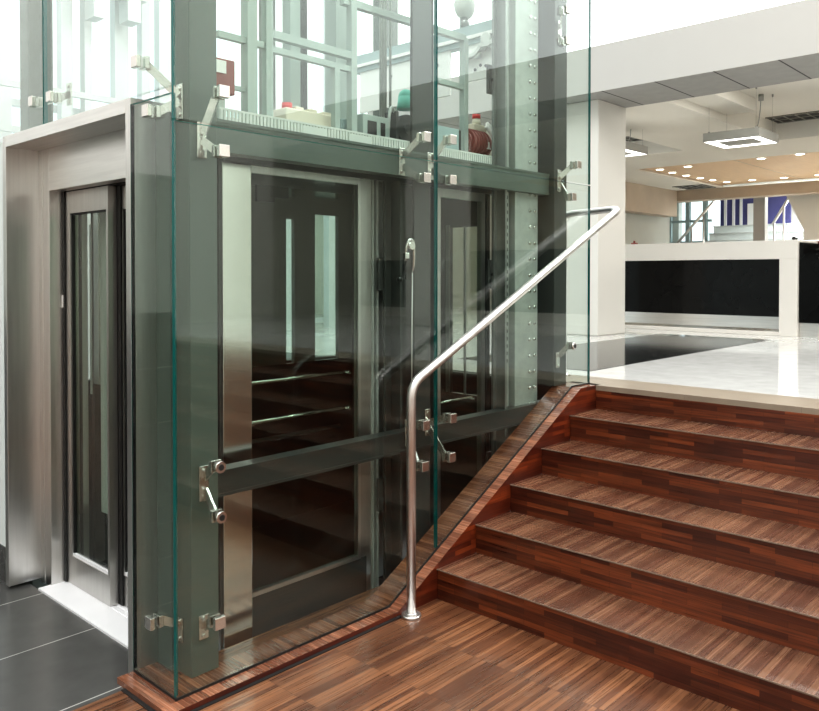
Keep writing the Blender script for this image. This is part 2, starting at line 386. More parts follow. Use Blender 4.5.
# ------------------------------------------------------------------ shaft frame
fr = thing('shaft_frame', 'grey green painted steel frame of posts and beams inside the glass shaft', 'steel frame', (.118, .095, .022))
m = MB(); m.box(.118, .095, .022, .235, .20, 4.8, .004); m.build('post', M['paint'], fr)
m = MB(); m.box(1.425, .205, 2.0, 1.585, .222, 4.8, .003); m.box(1.44, .205, -.4, 1.56, .222, 2.0, .003); m.build('post', M['paint_dark'], fr)
m = MB(); m.box(2.53, .095, .842, 2.665, .215, 4.8, .004); m.build('post', M['paint_dark'], fr)
m = MB(); m.box(.118, 1.52, -.4, .235, 1.63, 4.8, .004); m.build('post', M['paint'], fr)
m = MB(); m.box(2.55, 1.52, -.4, 2.70, 1.63, 4.8, .004); m.build('post', M['paint'], fr)
def ibeam(z0, z1, y0=.132, y1=.202, x0=.235, x1=2.53, mat='paint'):
    m = MB(); m.box(x0, y0, z0+.012, x1, y1-.02, z1-.012); m.box(x0, y0-.004, z1-.012, x1, y1, z1); m.box(x0, y0-.004, z0, x1, y1, z0+.012)
    m.build('beam', M[mat], fr)
ibeam(1.965, 2.088); ibeam(.652, .752, x1=2.53, mat='paint_dark'); ibeam(4.65, 4.8)
m = MB(); m.box(.156, .20, 2.105, .225, 1.52, 2.15); m.build('beam', M['white'], fr)
m = MB(); m.box(2.57, .215, 2.06, 2.67, 1.52, 2.16); m.build('beam', M['paint'], fr)
m = MB(); m.box(.235, 1.53, 1.965, 2.55, 1.62, 2.088); m.build('beam', M['paint'], fr)

# studded (perforated) post
sp = thing('studded_post', 'pale galvanised steel post punched with rows of holes beside the dark post', 'steel post', (2.34, .19, -.4))
m = MB(); m.box(2.243, .17, -.4, 2.469, .20, 4.8); m.box(2.243, .20, -.4, 2.253, .28, 4.8); m.build('channel', M['galv'], sp)
m = MB()
z = .10
while z < 3.6:
    for x in (2.386, 2.435):
        m.cyl((x, .17, z), (x, .162, z), .0115, .007, seg=12)
    z += .093
tag(m.build('bolt_head', M['polish'], sp), kind='stuff')

def guide(label, x, y, w, mat='galv_dark', top=4.8):
    t = thing('guide_rail', label, 'guide rail', (x, y, -.4), 'steel guide rails in the shaft')
    m = MB(); m.box(x-w/2, y, -.4, x+w/2, y+.014, top); m.box(x-.008, y-.06, -.4, x+.008, y, top); m.build('rail', M[mat], t)
    for z in (.35, 1.42, 2.5)[:2 if top < 2.5 else 3]:
        m = MB(); m.box(x-w/2-.03, y+.014, z, x+w/2+.03, y+.03, z+.16, .002)
        for dx in (-.02, .02): m.cyl((x+dx*1.6, y+.014, z+.08), (x+dx*1.6, y+.004, z+.08), .01, seg=8)
        m.build('bracket', M['paint_dark'], t)
guide('slim dark guide rail running down left of the studded post', 2.13, .21, .07)
guide('broad grey guide rail with bracket plate behind the handrail bend', 1.33, .25, .10, 'paint_dark', 1.95)
t = thing('counterweight_rail', 'slotted pale rail between dark guide rail and studded post', 'slotted rail', (2.20, .20, -.4))
m = MB(); m.box(2.185, .20, -.4, 2.225, .215, 4.8); m.build('strip', M['galv'], t)
m = MB(); z = 1.0
while z < 1.95:
    m.box(2.197, .1985, z, 2.213, .2005, z+.02); z += .042
tag(m.build('slot', M['black'], t), kind='stuff')

# chrome hook gear and hanging wire on the dark guide rail
hk = thing('hook_gear', 'shiny chrome hooked safety gear on the dark middle guide rail', 'safety gear', (1.36, .22, 1.45))
m = MB(); m.box(1.41, .232, 1.475, 1.545, .240, 1.60, .002); m.build('back_plate', M['dark2'], hk)
m = MB(); m.tube([(1.385, .215, 1.54), (1.372, .20, 1.63), (1.385, .19, 1.672), (1.415, .19, 1.665), (1.432, .20, 1.59), (1.438, .215, 1.51)], .008, 10, .03); m.build('hook', M['polish'], hk)
m = MB(); m.cyl((1.395, .20, 1.64), (1.395, .175, 1.64), .020); m.box(1.36, .19, 1.575, 1.39, .21, 1.605, .003); m.build('roller', M['polish'], hk)
m = MB(); m.bar((1.385, .205, 1.56), (1.335, .20, 1.475), .022, .022); m.sphere((1.33, .20, 1.475), .016); m.build('lever', M['dark'], hk)
m = MB(); m.tube([(1.437, .215, 1.51), (1.430, .212, 1.2), (1.428, .212, .90)], .0028, 8)
tag(m.build('hanging_wire', M['whiteplate']), 'thin pale wire hanging below the chrome hooked gear', 'wire', kind='thing')
for i, (x, y) in enumerate(((1.78, .78), (1.82, .80), (1.86, .82), (1.92, .84))):
    m = MB(); m.cyl((x, y, 2.16), (x, y, 4.8), .008, seg=8)
    tag(m.build('hoist_rope', M['galv']), 'thin steel hoist rope hanging to the car roof behind the mid post', 'rope', 'hoist ropes')

# ------------------------------------------------------------------ lift car
car = thing('lift_car', 'dark glazed lift car standing inside the glass shaft behind the middle beam', 'lift car', (.387, .30, -.06))
XA, XB, YA, YB = .387, 2.15, .30, 1.45
m = MB(); m.box(XA, YA+.02, -.06, XB, YB, -.002); m.build('floor_plate', M['dark'], car)
m = MB(); m.box(XA, YA, 2.03, XB+.30, YB, 2.095); m.build('roof', M['paint_dark'], car)
m = MB(); m.box(XA, YA-.012, -.05, .528, YA+.05, 1.955, .003); m.build('corner_post', M['polish'], car)
m = MB(); m.box(.372, YA-.008, -.05, XA-.0005, YA+.05, 1.955); m.build('glare_block', M['dark2'], car)  # dark strip added to block bright reflections on the corner post's side
m = MB(); m.box(1.141, YA-.008, .15, 1.158, YA+.02, 1.93); m.box(.528, YA-.008, .142, 1.158, YA+.02, .160); m.box(.528, YA-.004, 1.925, 1.158, YA+.02, 1.955); m.build('pane_frame', M['steel'], car)
m = MB(); m.box(.528, YA, .16, 1.141, YA+.01, 1.925); m.build('pane', M['glass_car'], car)
m = MB(); m.box(.528, YA-.002, -.055, 1.20, YA+.02, .142); m.build('kick_panel', M['dark2'], car)
m = MB(); m.box(XA, YA-.02, 1.955, XB+.1, YA+.04, 2.03); m.build('top_rail', M['dark2'], car)
m = MB(); m.box(1.158, YA, -.05, 1.245, YA+.04, 1.955); m.build('side_post', M['steel_dark'], car)
for i, (a, b, k) in enumerate(((1.245, 1.30, 'dark2'), (1.30, 1.37, 'galv_dark'), (1.37, 1.70, 'dark'))):
    m = MB(); m.box(a, YA + (.02, .03, .05)[i], -.05, b, YA+.08, 1.955); m.build('sling_panel', M[k], car)
m = MB(); m.box(1.70, YA-.004, -.05, 1.745, YA+.03, 1.955); m.box(2.10, YA-.004, -.05, 2.13, YA+.03, 1.955); m.box(1.745, YA-.004, 1.91, 2.10, YA+.03, 1.955); m.build('pane_frame', M['steel_dark'], car)
m = MB(); m.box(1.745, YA, .05, 2.10, YA+.01, 1.91); m.build('pane', M['glass_car'], car)
m = MB()
for a, b in ((1.235, 1.243), (1.262, 1.275), (1.395, 1.403)): m.box(a, YA-.01, -.05, b, YA+.06, 1.955)
m.build('edge_strip', M['galv'], car)
# far wall with two glazed slots
def wallseg(x0, x1, z0, z1, k='olive'):
    m.box(x0, YB-.03, z0, x1, YB, z1)
m = MB()
wallseg(XA, 1.60, .95, 2.03); wallseg(1.665, 1.83, .95, 2.03); wallseg(2.03, XB, .95, 2.03)
wallseg(1.60, 1.665, 1.84, 1.98); wallseg(1.83, 2.03, 1.88, 1.99)
m.build('rear_wall', M['olive'], car)
m = MB(); wallseg(XA, XB, -.002, .95); m.build('rear_wall', M['dark'], car)
m = MB(); m.box(1.60, YB-.02, .95, 1.665, YB-.012, 2.03); m.box(1.83, YB-.02, .95, 2.03, YB-.012, 2.03); m.build('rear_pane', M['glass_bg'], car)
# end wall with doorway
m = MB(); m.box(XB, YA, -.002, XB+.03, .345, 2.03); m.box(XB, .575, -.002, XB+.03, YB, 2.03); m.box(XB, .345, 1.775, XB+.03, .575, 2.03); m.box(XB, .345, -.002, XB+.03, .575, .80); m.build('end_wall', M['dark2'], car)
m = MB(); m.box(XB-.006, .57, .80, XB, .60, 1.79); m.box(XB-.006, .455, .80, XB+.01, .463, 1.78); m.build('end_trim', M['steel'], car)
m = MB(); m.box(XA, YB-.08, .95, XA+.03, YB, 2.03); m.box(XA, .42, 1.93, XA+.03, YB, 2.03); m.build('front_post', M['steel_dark'], car)
for z in (1.035, .865):
    m = MB(); m.tube([(.45, YA+.05, z), (1.13, YA+.05, z)], .009, 12)
    for x in (.55, 1.10): m.cyl((x, YA+.01, z), (x, YA+.05, z), .007, seg=8)
    m.build('handrail', M['polish'], car)
m = MB(); m.tube([(1.70, YA+.06, .80), (2.09, YA+.06, .80)], .009, 12); m.cyl((2.05, YA+.01, .80), (2.05, YA+.06, .80), .007, seg=8); m.build('handrail', M['polish'], car)
m = MB(); m.tube([(.60, YB-.07, .52), (2.0, YB-.07, .52)], .012, 12); m.build('handrail', M['galv_dark'], car)
# control station on the far wall
m = MB(); m.box(1.47, YB-.055, 1.96, 1.60, YB-.03, 2.03); m.box(1.37, YB-.05, 1.93, 1.50, YB-.03, 2.06-.03); m.build('ceiling_fan', M['dark'], car)
m = MB(); m.cyl((.98, YB-.45, -.002), (.98, YB-.45, .01), .04, seg=14); m.build('floor_knob', M['galv'], car)
# vent strip along the roof edge
m = MB(); m.box(.33, .222, 2.092, 2.50, .232, 2.102); m.box(.33, .222, 2.148, 2.50, .232, 2.156); m.box(.33, .236, 2.092, 2.50, .30, 2.097)
x = .335
while x < 2.49:
    m.box(x, .223, 2.100, x+.011, .230, 2.150); x += .0175
m.box(.75, .2215, 2.108, .88, .2235, 2.142); m.box(1.02, .2215, 2.108, 1.16, .2235, 2.142)
m.build('vent_strip', M['vent'], car)
# guard rails on the roof
def pipe(pts, w=.034, mat='paint_light'):
    m = MB()
    for a, b in zip(pts, pts[1:]): m.bar(a, b, w, w)
    return m.build('guard_rail', M[mat], car)
yg = .36
pipe([(.57, yg, 2.095), (.57, yg, 3.4)], .050); pipe([(.665, yg, 2.095), (.665, yg, 3.4)], .036)
pipe([(.41, yg, 2.487), (.64, yg, 2.487)], .026); pipe([(.68, yg, 2.545), (1.15, yg, 2.545)], .034); pipe([(.68, yg, 2.48), (1.15, yg, 2.48)], .026)
pipe([(1.06, yg, 2.095), (1.06, yg, 2.47)], .030); pipe([(1.165, yg, 2.095), (1.165, yg, 3.4)], .036)
pipe([(.43, yg, 2.28), (.55, yg, 2.28)], .018)
pipe([(1.11, .37, 2.80), (2.03, .37, 2.82)], .034); pipe([(2.03, .37, 2.095), (2.03, .37, 2.82)], .036); pipe([(1.80, .37, 2.545), (2.03, .37, 2.545)], .028)
pipe([(.95, .55, 2.095), (.95, .55, 3.6)], .06); pipe([(1.02, .60, 2.095), (1.02, .60, 3.6)], .075, 'paint_dark'); pipe([(.86, .62, 2.095), (.86, .62, 3.6)], .055, 'galv_dark')
pipe([(1.30, .62, 2.095), (1.30, .62, 3.6)], .085, 'paint_light')
pipe([(.80, .56, 2.20), (1.4, 1.2, 2.34)], .05, 'paint_dark')

# ------------------------------------------------------------------ gear on the car roof
def boxthing(name, label, cat, parts, loc):
    t = thing(name, label, cat, loc)
    for nm, mb, mat in parts: mb.build(nm, mat, t)
    return t
b1 = MB().box(.80, .40, 2.095, 1.12, .54, 2.255, .006); b2 = MB()
for x in (.87, .95, 1.04): b2.box(x, .42, 2.255, x+.05, .52, 2.272, .004)
b3 = MB().cyl((.835, .44, 2.255), (.835, .44, 2.282), .024)
boxthing('junction_box', 'beige junction box with small red button on the car roof', 'junction box', [('case', b1, M['beige']), ('lid_ridge', b2, M['beige']), ('button', b3, M['redbright'])], (.78, .38, 2.095))
b1 = MB().box(1.13, .40, 2.095, 1.21, .50, 2.25, .004); b2 = MB().box(1.14, .396, 2.12, 1.20, .400, 2.23)
boxthing('relay_box', 'pale blue grey box on the car roof beside the beige junction box', 'control box', [('case', b1, M['bluegrey']), ('cover', b2, M['bluegrey'])], (1.08, .40, 2.095))
b1 = MB().box(1.22, .34, 2.095, 1.40, .40, 2.28, .004); b2 = MB().box(1.25, .337, 2.12, 1.31, .341, 2.25); b2.box(1.34, .337, 2.12, 1.37, .341, 2.25)
boxthing('relay_box', 'grey cabinet with dark slots on the roof, left of the mint hose', 'control box', [('case', b1, M['paint_light']), ('slot', b2, M['black'])], (1.22, .34, 2.095))
# dark pulley gear with mint coupling
t = thing('pulley_gear', 'dark pulley gear topped by a mint green coupling, left of the mid post', 'pulley gear', (1.42, .42, 2.095))
m = MB(); m.box(1.40, .36, 2.095, 1.58, .48, 2.16, .004); m.box(1.42, .38, 2.16, 1.44, .46, 2.33); m.build('stand', M['dark2'], t)
m = MB(); m.cyl((1.51, .38, 2.25), (1.51, .46, 2.25), .075, seg=24); m.cyl((1.51, .375, 2.25), (1.51, .465, 2.25), .03); m.build('pulley', M['dark'], t)
m = MB(); m.cyl((1.515, .40, 2.355), (1.515, .40, 2.42), .048, .040); m.sphere((1.515, .40, 2.42), .040); m.build('coupling', M['teal'], t)
m = MB(); m.tube([(1.44, .40, 2.31), (1.40, .39, 2.36), (1.37, .38, 2.30), (1.35, .37, 2.10)], .008, 10, .04); m.build('hose', M['galv'], t)
t.location.x += .05; t.location.y -= .02
b1 = MB().box(1.735, .31, 2.095, 1.915, .39, 2.29, .004); b2 = MB().box(1.915, .32, 2.095, 1.945, .38, 2.29, .003)
boxthing('relay_box', 'pale blue grey box on the car roof just past the glass seam', 'control box', [('case', b1, M['bluegrey']), ('end_cap', b2, M['dark2'])], (1.735, .31, 2.095))
# red motor
t = thing('red_motor', 'oxide red electric motor with pale cap on the car roof', 'motor', (1.98, .27, 2.095))
m = MB(); m.cyl((1.88, .27, 2.20), (2.04, .27, 2.20), .078, seg=28)
for i in range(5): m.cyl((1.90+i*.028, .27, 2.20), (1.908+i*.028, .27, 2.20), .084, seg=28)
m.cyl((1.87, .27, 2.20), (1.88, .27, 2.20), .062, seg=24); m.box(1.90, .22, 2.05, 2.02, .32, 2.13, .004)
m.build('body', M['red'], t)
m = MB(); m.box(1.93, .24, 2.275, 2.05, .30, 2.315, .006); m.cyl((1.99, .27, 2.315), (1.99, .27, 2.35), .028, .022); m.build('terminal_cap', M['beige'], t)
m = MB(); m.cyl((1.99, .27, 2.35), (1.99, .27, 2.375), .024); m.build('red_cap', M['redbright'], t)
m = MB(); m.box(1.985, .190, 2.17, 2.025, .194, 2.21); m.build('rating_plate', M['whiteplate'], t)
m = MB(); m.tube([(2.03, .23, 2.31), (2.10, .22, 2.25), (2.09, .22, 2.15), (2.06, .22, 2.10)], .013, 12, .05); m.tube([(2.05, .24, 2.33), (2.13, .23, 2.28), (2.12, .23, 2.10)], .011, 12, .05); m.build('conduit', M['whiteplate'], t)
t.location += Vector((.185, .125, .045))
# red box at the corner
t = thing('limit_switch', 'dark red switch box with white plate behind the corner post fitting', 'switch box', (.40, .30, 2.20))
m = MB(); m.box(.355, .29, 2.23, .45, .35, 2.37, .004); m.build('case', M['red'], t)
m = MB(); m.box(.35, .285, 2.31, .405, .29, 2.36); m.build('label_plate', M['whiteplate'], t)
m = MB(); m.box(.385, .31, 2.095, .415, .34, 2.23); m.build('bracket', M['galv'], t)
# door operator over the far end of the car
t = thing('door_operator', 'white plate door operator with levers on a long pale beam above the roof', 'door operator', (2.30, .24, 2.60))
m = MB(); m.box(2.29, .19, 2.875, 2.36, 1.55, 2.99); m.build('header_beam', M['bluegrey'], t)
m = MB(); m.box(2.275, .22, 2.905, 2.289, 1.55, 2.925); m.build('track', M['whiteplate'], t)
m = MB(); m.box(2.30, .24, 2.66, 2.315, .62, 2.875); m.build('plate', M['whiteplate'], t)
m = MB(); m.box(2.30, .70, 2.60, 2.315, 1.50, 2.875); m.build('plate', M['whiteplate'], t)
m = MB(); m.box(2.28, .20, 2.70, 2.33, .245, 2.93, .004); m.build('end_bracket', M['galv_dark'], t)
m = MB()
pts = [(2.27, .56, 2.79), (2.27, .47, 2.80), (2.27, .43, 2.84), (2.27, .36, 2.84), (2.27, .31, 2.88)]
for a, b in zip(pts, pts[1:]): m.bar(a, b, .02, .035, up=(1, 0, 0))
for p in pts: m.cyl((2.262, p[1], p[2]), (2.29, p[1], p[2]), .024, seg=14)
m.cyl((2.262, .40, 2.88), (2.29, .40, 2.88), .035); m.build('lever', M['vent'], t)
m = MB()
for y, z in ((.50, 2.72), (.46, 2.74), (.42, 2.73), (.34, 2.76), (.30, 2.72), (.30, 2.80), (.28, 2.68), (.36, 2.69), (.80, 2.80), (.86, 2.76), (.92, 2.74), (.80, 2.70), (.88, 2.68), (1.20, 2.80), (1.26, 2.74)):
    m.cyl((2.294, y, z), (2.301, y, z), .009, seg=8)
m.box(2.292, .29, 2.72, 2.30, .302, 2.78)
tag(m.build('screw', M['dark'], t), kind='stuff')
m = MB(); m.box(2.29, .26, 2.10, 2.31, .29, 2.66); m.box(2.29, .20, 2.10, 2.31, .225, 2.70); m.build('hanger', M['galv_dark'], t)
t = thing('emergency_bulb', 'oval pale pod hanging above the door operator beam', 'bulb', (2.32, .72, 2.99))
m = MB(); m.sphere((2.32, .60, 3.13), .075, (1, .8, 1.2)); m.build('globe', M['vent'], t)
m = MB(); m.cyl((2.32, .60, 2.99), (2.32, .60, 3.05), .03); m.build('socket', M['galv_dark'], t)

# ------------------------------------------------------------------ lift doorway (portal and sliding doors)
dw = thing('lift_entrance', 'brushed steel lift doorway with two glazed sliding leaves', 'lift entrance', (0, .305, 0))
m = MB(); m.box(0, 1.497, .015, .153, 1.535, 2.152, .002); m.build('jamb', M['steel'], dw)
m = MB(); m.box(0, .303, 0, .153, .342, 2.152, .002); m.build('jamb', M['steel'], dw)
m = MB(); m.box(0, .342, 2.098, .153, 1.497, 2.152, .002); m.build('head', M['steel_h'], dw)
m = MB(); m.box(.153, 1.385, 0, .34, 1.535, 2.10, .002); m.box(.150, 1.455, 0, .153, 1.497, 1.99); m.build('inner_jamb', M['steel'], dw)
m = MB(); m.box(.153, .342, 1.896, .212, 1.385, 2.10, .002); m.box(.212, .342, 1.900, .36, 1.385, 2.06); m.build('transom', M['steel_h'], dw)
m = MB(); m.box(.095, .342, 0, .34, 1.395, .010)
for x in (.225, .255, .285, .312): m.box(x, .342, .010, x+.012, 1.395, .013)
m.build('sill', M['alu'], dw)
def leaf(x0, x1, y0, y1, z0, z1, gl, nm='door_leaf'):
    m = MB(); a, b, c, d = gl
    m.box(x0, y0, z0, x1, a, z1); m.box(x0, b, z0, x1, y1, z1); m.box(x0, a, z0, x1, b, c); m.box(x0, a, d, x1, b, z1)
    o = m.build(nm, M['steel_dark'], dw)
    m = MB(); xm = (x0+x1)/2; m.box(xm-.004, a, c, xm+.004, b, d); m.build('pane', M['glass_car'], o)
    m = MB(); g = .008
    m.box(x0+.006, a, c, xm, a+g, d); m.box(x0+.006, b-g, c, xm, b, d); m.box(x0+.006, a, d-g, xm, b, d); m.build('pane_seal', M['black'], o)
    m = MB(); m.box(x0+.004, a, c, xm-.004, b, c+.014); m.build('pane_bead', M['alu'], o)
    return o
leaf(.222, .262, .932, 1.362, .014, 1.893, (.950, 1.312, .15, 1.79))
leaf(.272, .312, .40, .985, .014, 1.893, (.47, .90, .15, 1.79))
m = MB(); m.box(.215, 1.362, .014, .30, 1.385, 1.90); m.box(.222, .342, 1.893, .33, 1.385, 1.8995); m.box(.264, .90, .014, .271, .985, 1.893); m.build('seal', M['black'], dw)
m = MB(); m.box(.213, 1.375, 1.34, .2165, 1.388, 1.40); m.build('sensor', M['whiteplate'], dw)
m = MB(); m.box(.100, .20, .022, .114, .303, 2.10); m.build('side_lining', M['paint'], dw)
# car and landing equipment seen in the leaf window
m = MB(); m.box(.37, 1.226, .33, .385, 1.318, 2.0); m.box(.37, 1.415, .9, .375, 1.43, 1.75); m.build('car_door_post', M['coolwhite'], dw)

# ------------------------------------------------------------------ handrail
hr = thing('handrail', 'round satin steel handrail climbing beside the stairs and turning round the glass', 'handrail', (1.09, -.098, 0))
P1 = (1.09, -.098, 0); P2 = (1.09, -.098, 1.018); P3 = (2.96, -.098, 1.900); P4 = (3.02, .335, 1.890); P5 = (3.02, .335, ZU)
m = MB(); m.tube([P1, P2, P3, P4, P5], .0205, 24, .07); m.build('tube', M['rail'], hr)
for p in (P1, P5):
    m = MB(); m.cyl(p, (p[0], p[1], p[2]+.012), .046, .043, 28); m.cyl((p[0], p[1], p[2]+.012), (p[0], p[1], p[2]+.02), .030, .026, 24); m.build('flange', M['rail'], hr)

# ------------------------------------------------------------------ left of the doorway, rear and side walls
m = MB(); m.box(.03, 1.56, .17, .12, 5, 2.14); struct('wall_left', m, M['coolwhite'])
m = MB(); m.box(.025, 1.56, 0, .12, 5, .17); struct('baseboard_left', m, M['floor_tile'])
# big window wall at the rear of the atrium
m = MB()
for i in range(11):
    x = -6.6 + i*1.2
    m.box(x, 5.0, 0, x + (.30 if i in (6, 9) else .09), 5.14, 7)
for z in (0, .90, 3.02, 6.9): m.box(-7, 5.03, z, 5.76, 5.11, z+.06)
for a, b in ((1.20, 1.30), (1.46, 1.56), (1.74, 1.84), (1.96, 2.03), (2.26, 2.40), (2.54, 2.63), (2.73, 2.88), (4.6, 4.75), (5.0, 5.1)): m.box(a, 4.9, 0, b, 5.0, 7)
struct('window_1', m, M['grey_mull'])
m = MB(); m.box(-7, 4.85, 1.12, -.5, 4.99, 2.5); m.mi = 1; m.box(-7, 4.85, 2.5, -.5, 4.99, 7); struct('wall_back', m, [M['concrete'], M['white']])
m = MB(); m.box(-7, 4.83, 0, -.5, 4.99, 1.12); struct('baseboard_back', m, M['dado'])
m = MB(); m.box(-7, 5.065, 0, 5.76, 5.075, 7); struct('window_1_glass', m, M['glass_bg'])
# gallery and guard rail seen through the upper side panes
m = MB(); m.box(1.92, 4.62, 3.86, 2.02, 4.8, 4.5); m.box(2.02, 4.62, 4.12, 2.45, 4.8, 4.5); m.box(2.25, 4.62, 3.90, 2.38, 4.8, 4.5); struct('beam_gallery', m, M['grey_mull'])
t = thing('gallery_rail', 'thin grey gallery guard rail beyond the upper side glass', 'guard rail', (-.5, 4.2, 2.6))
m = MB(); m.bar((-.8, 4.2, 3.02), (4.5, 4.2, 3.02), .04, .05); m.build('rail', M['grey_mull'], t)
m = MB(); m.bar((-.8, 4.2, 2.66), (4.5, 4.2, 2.66), .04, .05); m.build('rail', M['grey_mull'], t)
for x in (.2, 1.3, 2.4, 3.5):
    m = MB(); m.bar((x, 4.2, 0), (x, 4.2, 3.05), .04, .04); m.build('upright', M['grey_mull'], t)
# side / rear enclosure of the atrium (seen in reflections)
m = MB(); m.box(-7.2, -7, 0, -7, 5.1, 7); struct('wall_rear', m, M['cream'])
m = MB(); m.box(-7, -7.2, 0, 5.76, -7, 7); struct('wall_right', m, M['cream'])
m = MB(); m.box(5.76, -7.2, ZU, 18.8, -7, 3.8); struct('wall_right_far', m, M['wallrear'])
# upper storey wall and fascia
m = MB(); m.box(5.758, -7, 3.352, 5.90, 5.0, 3.818); struct('beam_fascia', m, M['fascia'])
m = MB(); m.box(5.758, -7, 3.818, 5.90, 5.0, 7.2); struct('wall_upper_glow', m, M['wall_glow'])  # plain wall given an added glow, no real glazing
m = MB(); m.box(5.90, -7, 3.352, 6.67, 7.6, 3.62); m.box(5.758, -7, 3.3515, 5.90, 7.6, 3.3521); struct('ceiling_soffit', m, M['soffit'])

# column
m = MB(); m.box(6.06, 1.81, ZU, 6.67, 2.42, 3.352, .012); struct('column_1', m, M['cream'])
m = MB(); m.box(6.06, -4.6, ZU, 6.67, -4.0, 3.352, .012); struct('column_2', m, M['cream'])

# ------------------------------------------------------------------ ceiling of the hall beyond
ZC, ZK = 3.352, 3.592
m = MB()
m.box(6.67, 1.33, ZC, 10.05, 2.66, ZC+.4)         # dropped band
m.box(10.05, -7, ZC, 11.55, 7.6, ZC+.4)           # cross band
m.box(6.67, -7, ZK, 10.05, 1.33, ZK+.1)           # coffers
m.box(6.67, 2.66, ZK, 10.05, 7.6, ZK+.1)
struct('ceiling_coffers', m, M['ceil'])
m = MB(); m.box(6.67, .98, ZC+.09, 8.3, 1.33, ZK); struct('ceiling_step', m, M['ceil'])
m = MB(); m.box(11.55, -7, ZC+.05, 15.5, 4.2, ZC+.12); struct('ceiling_wood', m, M['ceil_wood'])
m = MB()
for y in (2.6, 1.0): m.box(11.55, y-.006, ZC+.047, 15.5, y+.006, ZC+.0505)
m.box(11.55, -7, ZC+.02, 11.565, 4.2, ZC+.05); m.box(11.55, 4.185, ZC+.02, 15.5, 4.2, ZC+.05)
struct('trim_ceiling', m, M['beamwood'])
m = MB(); m.box(11.55, 4.2, ZC, 15.5, 7.6, ZC+.3); m.box(15.5, -7, ZC+.1, 18.8, 7.6, ZC+.3); struct('ceiling_border', m, M['ceil'])
m = MB(); m.box(15.5, -7, 3.12, 15.9, 7.6, ZC); struct('beam_rear', m, M['beamwood'])
m = MB(); m.box(11.8, 5.2, 2.78, 15.5, 5.5, ZC); struct('beam_side', m, M['beamwood'])

def grille(label, x0, y0, x1, y1, z):
    t = thing('ceiling_vent', label, 'ceiling vent', ((x0+x1)/2, (y0+y1)/2, z))
    m = MB(); m.box(x0, y0, z-.006, x1, y1, z-.001); m.build('backing', M['black'], t)
    m = MB(); y = y0+.03
    while y < y1: m.box(x0, y, z-.016, x1, y+.012, z-.006); y += .14
    for x in (x0, (x0+x1)/2, x1-.012): m.box(x, y0, z-.016, x+.012, y1, z-.006)
    m.build('slats', M['lampgrey'], t)
grille('long dark ceiling vent behind the square pendant lamp', 9.55, -1.2, 10.04, 1.30, ZK)
grille('dark ceiling vent beside the white column above the smaller lamp', 9.62, 2.70, 10.04, 5.2, ZK)
grille('small dark vent at the far edge of the wood ceiling', 14.6, 4.25, 15.3, 4.9, ZC)

# pendant lamps
pl = thing('pendant_lamp', 'square grey pendant lamp with glowing white frame in the ceiling recess', 'pendant lamp', (8.0, 1.13, 3.07))
def pendant(t, cx, cy, z, s=.315):
    def ring(m, a, b, z0, z1):
        m.box(cx-a, cy-a, z0, cx+a, cy-b, z1); m.box(cx-a, cy+b, z0, cx+a, cy+a, z1)
        m.box(cx-a, cy-b, z0, cx-b, cy+b, z1); m.box(cx+b, cy-b, z0, cx+a, cy+b, z1)
    m = MB(); ring(m, s, s-.012, z, z+.10); m.box(cx-s+.012, cy-s+.012, z+.09, cx+s-.012, cy+s-.012, z+.10); m.build('housing', M['lampgrey'], t)
    m = MB(); ring(m, s-.013, s*.68, z-.002, z+.02); m.build('diffuser', M['lamp'], t)
    m = MB(); m.box(cx-s*.68, cy-s*.68, z+.004, cx+s*.68, cy+s*.68, z+.02); m.build('centre_panel', M['lampgrey'], t)
    for dx, dy in ((-1, -1), (1, -1), (1, 1), (-1, 1)):
        x, y = cx+dx*(s-.05), cy+dy*(s-.05)
        m = MB(); m.cyl((x, y, z+.10), (x, y, ZC+.24), .0013, seg=6); m.cyl((x, y, ZC+.21), (x, y, ZC+.24), .010, seg=8); m.cyl((x, y, z+.10), (x, y, z+.12), .012, seg=8)
        m.build('suspension_wire', M['lampgrey'], t)
    m = MB(); m.tube([(cx+.16, cy-.1, z+.10), (cx+.2, cy-.13, z+.24), (cx+.16, cy-.16, z+.36), (cx+.19, cy-.16, ZC+.2)], .006, 8, .05); m.cyl((cx+.19, cy-.16, ZC+.17), (cx+.19, cy-.16, ZC+.24), .03, seg=14); m.build('power_cable', M['lampgrey'], t)
# the lamp is centred under its recess
pendant(pl, 7.93, 1.02, 3.03)
dup(pl, (-.20, 1.52, .0), 'smaller looking grey pendant lamp half hidden by the white column')

# recessed downlights in the wood ceiling
ZW = ZC+.05
DL = [(12.18, 4.03), (12.74, 4.05), (12.14, 3.49), (13.35, 4.05), (13.93, 4.02), (14.43, 3.97), (14.95, 3.89), (14.96, 3.39), (15.0, 2.79), (12.02, 2.20), (11.94, 1.58), (14.98, 2.16)]
LB = ['first downlight nearest the column, at the wood ceiling corner', 'second downlight along the side edge of the wood ceiling', 'downlight set in from the wood ceiling corner, above the white column side',
      'third downlight along the side edge of the wood ceiling', 'fourth downlight along the side edge of the wood ceiling', 'fifth downlight along the side edge of the wood ceiling',
      'sixth downlight, in the far corner of the wood ceiling', 'downlight on the far edge, next to the far corner one', 'second downlight along the far edge of the wood ceiling',
      'downlight below the pendant lamp on the front edge of the wood ceiling', 'downlight on the front edge of the wood ceiling, closest to the right picture border', 'downlight on the far edge of the wood ceiling, cut by the right picture border']
first = None
for (x, y), lb in zip(DL, LB):
    if first is None:
        first = thing('downlight', lb, 'downlight', (x, y, ZW), 'downlights in the wood ceiling')
        m = MB(); m.cyl((x, y, ZW), (x, y, ZW-.006), .085, seg=20); m.build('trim_ring', M['whiteplate'], first)
        m = MB(); m.cyl((x, y, ZW-.006), (x, y, ZW-.008), .062, seg=20); m.build('lens', M['down'], first)
    else: dup(first, (x-DL[0][0], y-DL[0][1], 0), lb)

